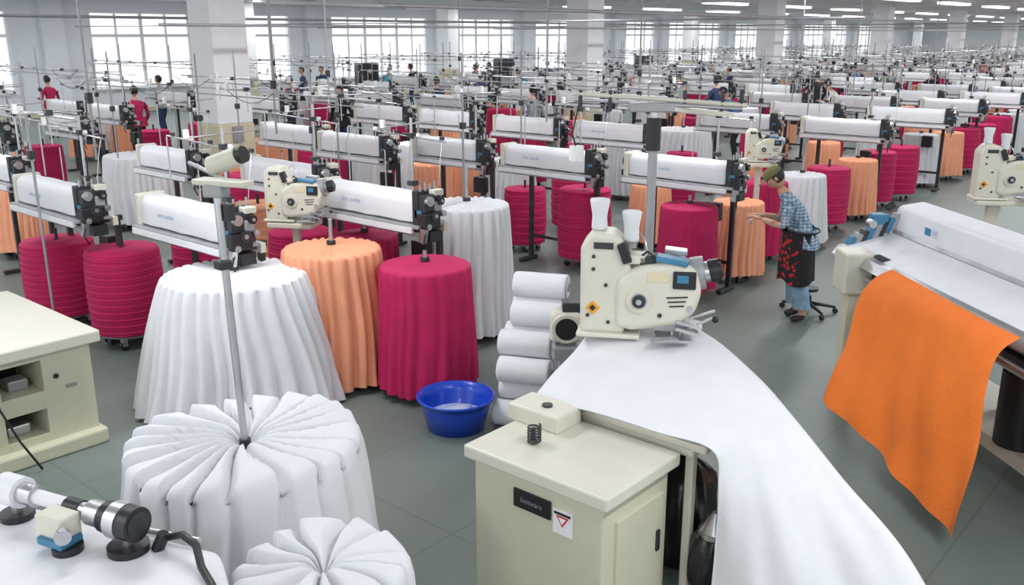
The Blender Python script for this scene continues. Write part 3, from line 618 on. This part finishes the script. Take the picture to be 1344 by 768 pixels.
# ---------------------------------------------------------------- bottom left device
mb=MB()
mb.slab([(.98,5.1),(1.71,3.03),(1.52,2.62),(.95,2.45),(.2,4.8)],.74,1.0,COVER,.05)
mb.slab([(.95,4.6),(1.45,3.1),(1.3,2.85),(1.0,2.8),(.5,4.5)],0,.74,BEIGE2,.02)
zt_=1.0
a=Vector((1.29,3.87,zt_+.13));b=Vector((1.48,3.23,zt_+.13));u_=(b-a).normalized();K=.83
def seg_(p,q,r,m,s=24): mb.cyl(a+u_*p*K,a+u_*q*K,r*1.12,m,seg=s)
seg_(-.12,.02,.060,COVER);seg_(.02,.12,.042,STEEL);seg_(.12,.34,.028,COVER);seg_(.34,.44,.034,BLACK);seg_(.44,.50,.030,STEEL)
seg_(.50,.60,.048,STEEL);seg_(.60,.66,.058,BLACK);seg_(.66,.73,.068,STEEL,32);seg_(.73,.80,.064,BLACK,32);seg_(.80,.805,.048,DARK)
for q,r in ((.72,.082),(-.05,.07)):
    c=a+u_*q*K;c.z=0;mb.cyl(c+Vector((0,0,zt_)),c+Vector((0,0,zt_+.03)),r,BLACK,seg=26);mb.cyl(c+Vector((0,0,zt_+.03)),c+Vector((0,0,zt_+.10)),.022,STEEL,seg=14)
mb.box((1.30,3.54,zt_+.10),(.10,.15,.10),BEIGE,rot=(0,0,15),bev=.01);mb.box((1.29,3.52,zt_+.045),(.11,.14,.035),BLUEP,rot=(0,0,15),bev=.008);mb.cyl((1.30,3.48,zt_),(1.30,3.48,zt_+.03),.06,BLACK,seg=20)
mb.cyl((1.27,3.44,zt_+.10),(1.26,3.41,zt_+.10),.032,STEEL,seg=14)
mb.cyl((1.53,3.42,zt_+.03),(1.66,3.10,zt_+.03),.014,STEEL,seg=10)
mb.tube([(1.56,3.20,zt_+.05),(1.59,3.10,zt_+.09),(1.60,3.02,zt_+.07),(1.56,2.92,zt_+.03),(1.53,2.80,zt_+.02),(1.47,2.66,zt_+.0),(1.42,2.5,.8)],.016,BLACK,8)
mb.cyl((1.54,3.22,zt_+.0),(1.56,3.19,zt_+.07),.026,BLACK,seg=12)
obj(mb,"yarn_inspection_device")
# ---------------------------------------------------------------- right fabric machine
RZ=math.radians(40.8-90)
mb=MB()
ya,yb=4.2,8.15
def sx(y): return .17*(8.17-y)/1.7
def prism(prof,m,y0,y1,bev=0):
    n=len(prof);vs=[(p[0]+sx(y0),y0,p[1]) for p in prof]+[(p[0]+sx(y1),y1,p[1]) for p in prof]
    mb.poly(vs,[tuple(range(n)),tuple(range(n,2*n))]+[(i,n+i,n+(i+1)%n,(i+1)%n) for i in range(n)],m,bev,4)
prism([(3.47,1.52),(3.72,1.56),(3.76,1.40),(3.72,1.22),(3.46,1.22),(3.43,1.30)],COVER,ya,yb,bev=.045)
prism([(3.48,1.30),(3.50,1.26),(2.98,1.12),(2.96,1.155)],COVER,ya,yb-.1,bev=.008)
prism([(3.44,1.315),(3.46,1.29),(3.41,1.278),(3.41,1.29)],GREY,ya,yb-.1)
prism([(2.95,1.165),(3.0,1.175),(2.96,1.08),(2.90,1.09)],STEEL,5.15,yb-.05)
prism([(3.0,1.08),(3.7,1.2),(3.7,1.0),(3.05,1.0)],BEIGE,ya,yb-.1)
prism([(3.1,.30),(3.75,.30),(3.75,.20),(3.1,.20)],BEIGE,ya,yb-.2)
for y in (4.95,6.3,7.7):
    mb.box((3.5+sx(y),y,.62),(.09,.10,.80),DARK,bev=.01)
    mb.box((3.35+sx(y),y,.22),(.7,.09,.07),BEIGE,bev=.01)
    for q in (3.05,3.65): mb.cyl((q+sx(y),y-.03,.07),(q+sx(y),y+.03,.07),.07,RUBBER,seg=16);mb.box((q+sx(y),y,.15),(.05,.07,.1),STEEL)
for y in (4.98,5.35,5.75,6.8): mb.cyl((3.22+sx(y),y,.30),(3.22+sx(y),y,.82),.155,BLACK,seg=24);mb.cyl((3.22+sx(y),y,.82),(3.22+sx(y),y,.90),.10,DARK,seg=20)
mb.box((3.45,6.2,.94),(.4,3,.10),DARK);mb.cyl((3.2,4.5,.98),(3.02,7.9,.98),.03,STEEL,seg=12)
mb.box((2.98,7.72,1.02),(.26,.30,.36),BEIGE,bev=.02);mb.box((2.98,7.72,.42),(.12,.16,.84),BEIGE2,bev=.01);mb.box((3.12,7.50,1.08),(.08,.2,.22),DARK)
for i in range(8): mb.box((3.06+.055*i,8.10,1.17+.03*i),(.045,.12,.15),(BLUEP,GREY,DARK)[i%3],rot=(0,20,0),bev=.006)
mb.box((3.3,8.10,1.40),(.14,.12,.1),BLUEP,bev=.01);mb.cyl((3.2,8.05,1.38),(3.2,7.95,1.38),.035,STEEL);mb.cyl((3.36,8.1,1.5),(3.42,8.1,1.54),.035,BLACK)
for i in range(6): mb.box((3.22+.035*i,5.16-.05*i,1.16+.03*i),(.09,.08,.10),(BLUEP,GREY,BLACK)[i%3],rot=(0,20,0),bev=.006)
mb.box((3.22,5.10,1.02),(.14,.12,.26),DARK,bev=.01);mb.cyl((3.18,5.04,1.04),(3.16,4.94,1.04),.05,STEEL,seg=14);mb.cyl((3.28,5.02,.92),(3.26,4.92,.92),.04,BLACK,seg=14)
mb.box((3.455,7.45,1.42),(.012,.09,.06),BLUEP)
ZO=[[(3.02,7.05,1.20),(3.05,6.4,1.20),(3.09,5.9,1.20),(3.14,5.35,1.20)],
[(2.87,7.04,1.12),(2.90,6.4,1.12),(2.93,5.85,1.12),(2.96,5.27,1.12)],
[(2.76,7.0,.95),(2.80,6.35,.93),(2.83,5.78,.92),(2.87,5.17,.92)],
[(2.64,6.85,.70),(2.69,6.25,.66),(2.74,5.65,.64),(2.79,5.03,.66)],
[(2.50,6.7,.48),(2.58,6.12,.42),(2.66,5.47,.38),(2.68,4.88,.40)],
[(2.40,6.58,.30),(2.50,6.0,.22),(2.58,5.35,.16),(2.59,4.76,.14)]]
def of(u,v):
    p=surf(ZO,u,v);w_=.022*math.sin(u*13+v*3)*v+.012*math.sin(u*27-v*4)*v+.008*math.sin(u*6+v*12)
    return (p.x+w_,p.y,p.z+w_*.15)
mb.grid(of,80,50,ORANGE)
obj(mb,"fabric_spreading_machine",rz=RZ)
# ---------------------------------------------------------------- people
def skin_mesh(V,E,R,root=0,sub=2):
    me=bpy.data.meshes.new("sk");me.from_pydata(V,E,[])
    o=bpy.data.objects.new("sk",me);S.collection.objects.link(o)
    md=o.modifiers.new("k","SKIN");md.use_smooth_shade=True;md.branch_smoothing=.6
    sv=me.skin_vertices[0].data if len(me.skin_vertices) else None
    if sv is None:
        bpy.context.view_layer.objects.active=o;bpy.ops.mesh.customdata_skin_add();sv=me.skin_vertices[0].data
    for i,r in enumerate(R):
        sv[i].radius=r if isinstance(r,tuple) else (r,r);sv[i].use_root=(i==root)
    s2=o.modifiers.new("s","SUBSURF");s2.levels=sub;s2.render_levels=sub
    dg=bpy.context.evaluated_depsgraph_get();m2=bpy.data.meshes.new_from_object(o.evaluated_get(dg))
    vs=[v.co[:] for v in m2.vertices];fs=[tuple(p.vertices) for p in m2.polygons];bpy.data.objects.remove(o)
    return vs,fs
def person(top,leg,pose,sleeve=.5,hair=HAIR,cap=None,apron=False,sub=2):
    """forward=+x, left=+y"""
    lean={'stand':.03,'bend':.23,'deep':.34}[pose]
    zs={'stand':1.38,'bend':1.36,'deep':1.22}[pose]
    V=[(0,0,.92),(lean*.15,0,1.04),(lean*.5,0,1.18),(lean*.85,0,zs-.06),(lean*1.1,0,zs+.03),(lean*1.3+.01,0,zs+.10)]
    R=[(.125,.15),(.12,.14),(.125,.155),(.11,.13),.062,.055]
    E=[(0,1),(1,2),(2,3),(3,4),(4,5)]
    for sgn in (1,-1):
        i=len(V)
        sh=(lean*.85,sgn*.165,zs-.05)
        if pose=='stand': el=(lean-.02,sgn*.24,1.08);wr=(lean+.16,sgn*.22,.90)
        else: el=(lean+.02,sgn*.235,zs-.29);wr=(lean+.24,sgn*.10,zs-.24)
        if pose=='stand' and sgn>0: wr=(lean+.24,sgn*.15,1.10)
        V+=[sh,((sh[0]+el[0])/2,(sh[1]+el[1])/2,(sh[2]+el[2])/2),el,((wr[0]+el[0])/2,(wr[1]+el[1])/2,(wr[2]+el[2])/2),wr]
        R+=[.068,.056,.045,.040,.028];E+=[(3,i),(i,i+1),(i+1,i+2),(i+2,i+3),(i+3,i+4)]
        if sgn>0: wl=wr
        else: wr_=wr
    for sgn in (1,-1):
        i=len(V);st=.0 if sgn>0 else .05
        V+=[(0,sgn*.085,.84),(.03+st*.5,sgn*.10,.66),(.05+st,sgn*.10,.49),(.01+st,sgn*.10,.30),(-.03+st,sgn*.105,.10),(-.03+st,sgn*.105,.055),(.10+st,sgn*.125,.04)]
        R+=[.105,.09,.068,.064,.042,.042,.036];E+=[(0,i)]+[(i+k,i+k+1) for k in range(6)]
    vs,fs=skin_mesh(V,E,R,0,sub)
    vs=[(x_,y_*(1.12 if (z_>.95 and abs(y_)<.2) else 1),max(z_,.003)) for x_,y_,z_ in vs]
    ms=[]
    for f in fs:
        c=sum((Vector(vs[i]) for i in f),Vector())/len(f)
        m=top
        if c.z<.09: m=SHOE
        elif c.z<.17 : m=SKIN if leg is JEANS else leg
        elif c.z<.90 and abs(c.y)<.21 and c.x<lean+.08: m=leg
        d1=min((c-Vector(wl)).length,(c-Vector(wr_)).length)
        if d1<(.24 if sleeve<1 else .05) and c.z>.75 and (abs(c.y)>.2 or c.x>lean+.07) and m is not leg: m=SKIN
        if c.z>zs+.03 and abs(c.y)<.07: m=SKIN
        ms.append(m)
    mb=MB();mb.add(vs,fs,ms,True)
    def hem(u,v):
        th=2*PI*u;r=.0+.165+.025*v+.008*math.sin(9*th);return (.01+lean*.15*(1-v)+r*.85*math.cos(th),r*1.1*math.sin(th),1.03-.20*v+.012*math.sin(th*2))
    mb.grid(hem,36,6,top,cu=True)
    if leg is JEANS:
        for sgn in (1,-1):
            st=.0 if sgn>0 else .05
            def tr(u,v):
                th=2*PI*u;zz=.70-.53*v;cx=.045+st-.06*max(0,v-.35)/.65;r=.098-.012*math.sin(v*PI)+.006*math.sin(5*th+v*9)
                return (cx+r*math.cos(th),sgn*.10+r*.92*math.sin(th),zz+.008*math.sin(th*3)*v)
            mb.grid(tr,26,14,JEANS,cu=True)
    tilt={'stand':.15,'bend':.75,'deep':1.0}[pose]
    hc=Vector((lean*1.3+.02+.05*tilt,0,zs+.205-.03*tilt))
    X=Matrix.Translation(hc)@Matrix.Rotation(tilt,4,'Y')
    def hf2(p):
        q=p.copy()
        if p.z<0: q.x*=1-.12*(-p.z/.115)*(1 if p.x<0 else .3);q.y*=1-.28*(-p.z/.115)
        if p.x>.05:
            for s_ in (1,-1):
                dd=((p.y-s_*.032)**2+(p.z-.008)**2);q.x-=.012*math.exp(-dd/.0003)
            q.x+=.022*math.exp(-(p.y**2)/.00012-((p.z+.018)**2)/.0006);q.x+=.006*math.exp(-(p.y**2)/.0006-((p.z+.056)**2)/.00008)
        return q
    mb.ell((0,0,0),(.095,.076,.115),SKIN,36,28,fn=hf2,X=X)
    for s_ in (1,-1):
        mb.ell((.080,s_*.032,.010),(.010,.013,.008),PAPER,8,6,X=X);mb.ell((.088,s_*.032,.010),(.004,.006,.006),BLACK,8,6,X=X)
        mb.ell((-.005,s_*.078,.0),(.018,.008,.030),SKIN,10,8,X=X);mb.ell((.087,s_*.032,.030),(.006,.016,.004),HAIR,8,5,X=X)
    mb.ell((.090,0,-.055),(.008,.022,.006),LIPS,10,6,X=X)
    def hr(p):
        q=p.copy()
        if p.x>.03 and p.z<.05: q.x=.03+(p.x-.03)*.2
        return q
    mb.ell((-.010,0,.022),(.100,.084,.108),hair,24,16,fn=hr,X=X)
    if cap:
        mb.ell((-.004,0,.050),(.108,.092,.080),cap,24,12,fn=lambda p:Vector((p.x,p.y,max(p.z,-.012))),X=X)
        mb.ell((.11,0,.045),(.075,.065,.010),cap,18,8,X=X)
    for w_,s_ in ((Vector(wl),1),(Vector(wr_),-1)):
        el=Vector(V[8] if s_>0 else V[13]);d=(w_-el).normalized();side=Vector((0,0,1)).cross(d).normalized();up=d.cross(side)
        pm=w_+d*.045
        T=Matrix.Translation(pm)@Matrix((( d.x,side.x,up.x,0),(d.y,side.y,up.y,0),(d.z,side.z,up.z,0),(0,0,0,1)))
        mb.ell((0,0,0),(.052,.040,.018),SKIN,14,10,X=T)
        for k,L_ in enumerate((.062,.072,.068,.052)):
            o_=(k-1.5)*.019*-s_
            P=[T@Vector((.030,o_,0)),T@Vector((.050+L_*.35,o_*1.1,-.006)),T@Vector((.050+L_*.75,o_*1.1,-.026)),T@Vector((.046+L_*.85,o_*1.05,-.048))]
            mb.tube([p[:] for p in P],[.0095,.009,.008,.006],SKIN,8)
        P=[T@Vector((-.015,-s_*.028,0)),T@Vector((.012,-s_*.050,-.010)),T@Vector((.040,-s_*.052,-.026)),T@Vector((.058,-s_*.040,-.036))]
        mb.tube([p[:] for p in P],[.013,.011,.010,.007],SKIN,8)
    if apron:
        def ap(u,v):
            th=-1.6+4.2*u;r=.190+.03*v+.014*math.sin(7*th)*v;zz=1.0-.55*v
            return (.02+lean*.2*(1-v)+r*.95*math.cos(th)+.03*v,r*1.05*math.sin(th),zz+.03*math.sin(th*3)*v)
        mb.grid(ap,50,20,APRON)
        mb.tube([(.02+.19*.85*math.cos(t),.19*1.12*math.sin(t),1.0) for t in [k*2*PI/24 for k in range(25)]],.012,BLACK,6)
        hx=lean+.24+.10
        mb.grid(lambda u,v:(hx+.02*math.sin(v*5),-.11+.22*u,zs-.25-.10*v*(.5+.5*math.sin(u*PI))),14,8,WHITE)
    return mb.mesh("worker")
WK=person(SHIRT,JEANS,'bend',cap=OLIVE,apron=True)
put(WK,"worker",(9.25,3.86,0),math.radians(118))
mb=MB()
for k in range(5):
    a=k*2*PI/5+.3;c,s_=math.cos(a),math.sin(a)
    mb.tube([(0,0,.11),(.15*c,.15*s_,.095),(.30*c,.30*s_,.07)],[.026,.02,.014],BLACK,8);mb.cyl((.30*c-.015*s_,.30*s_+.015*c,.03),(.30*c+.015*s_,.30*s_-.015*c,.03),.03,BLACK,seg=12)
mb.cyl((0,0,.09),(0,0,.20),.034,BLACK);mb.cyl((0,0,.20),(0,0,.27),.022,STEEL);mb.cyl((0,0,.26),(0,0,.29),.10,BLACK,seg=20)
obj(mb,"swivel_stool",(9.58,3.90,0))
pm=[person(CLOTHS[c],CLOTHS[l],po,sleeve=1,sub=1) for c,l,po in (("navy","blackc",'stand'),("teal","navy",'bend'),("magenta","blackc",'stand'),("grey","navy",'stand'),("blackc","navy",'stand'),("white","navy",'bend'),("blue","blackc",'bend'))]
for a,b,i,r in ppl: put(pm[i],"worker",(a,b,0),math.radians(r),1.08)
# ---------------------------------------------------------------- world, camera
w=bpy.data.worlds.new("World");S.world=w;w.use_nodes=True
bg=w.node_tree.nodes["Background"];bg.inputs[0].default_value=(.95,.97,1,1);bg.inputs[1].default_value=1.4
cd=bpy.data.cameras.new("camera");cam=bpy.data.objects.new("camera",cd);S.collection.objects.link(cam)
cd.sensor_width=36;cd.lens=36*1200/1344;cd.clip_end=400
cam.location=(0,0,3);cam.rotation_euler=(math.radians(90)-math.atan(339/1200),0,RZ)
S.camera=cam
S.view_settings.view_transform='Standard'
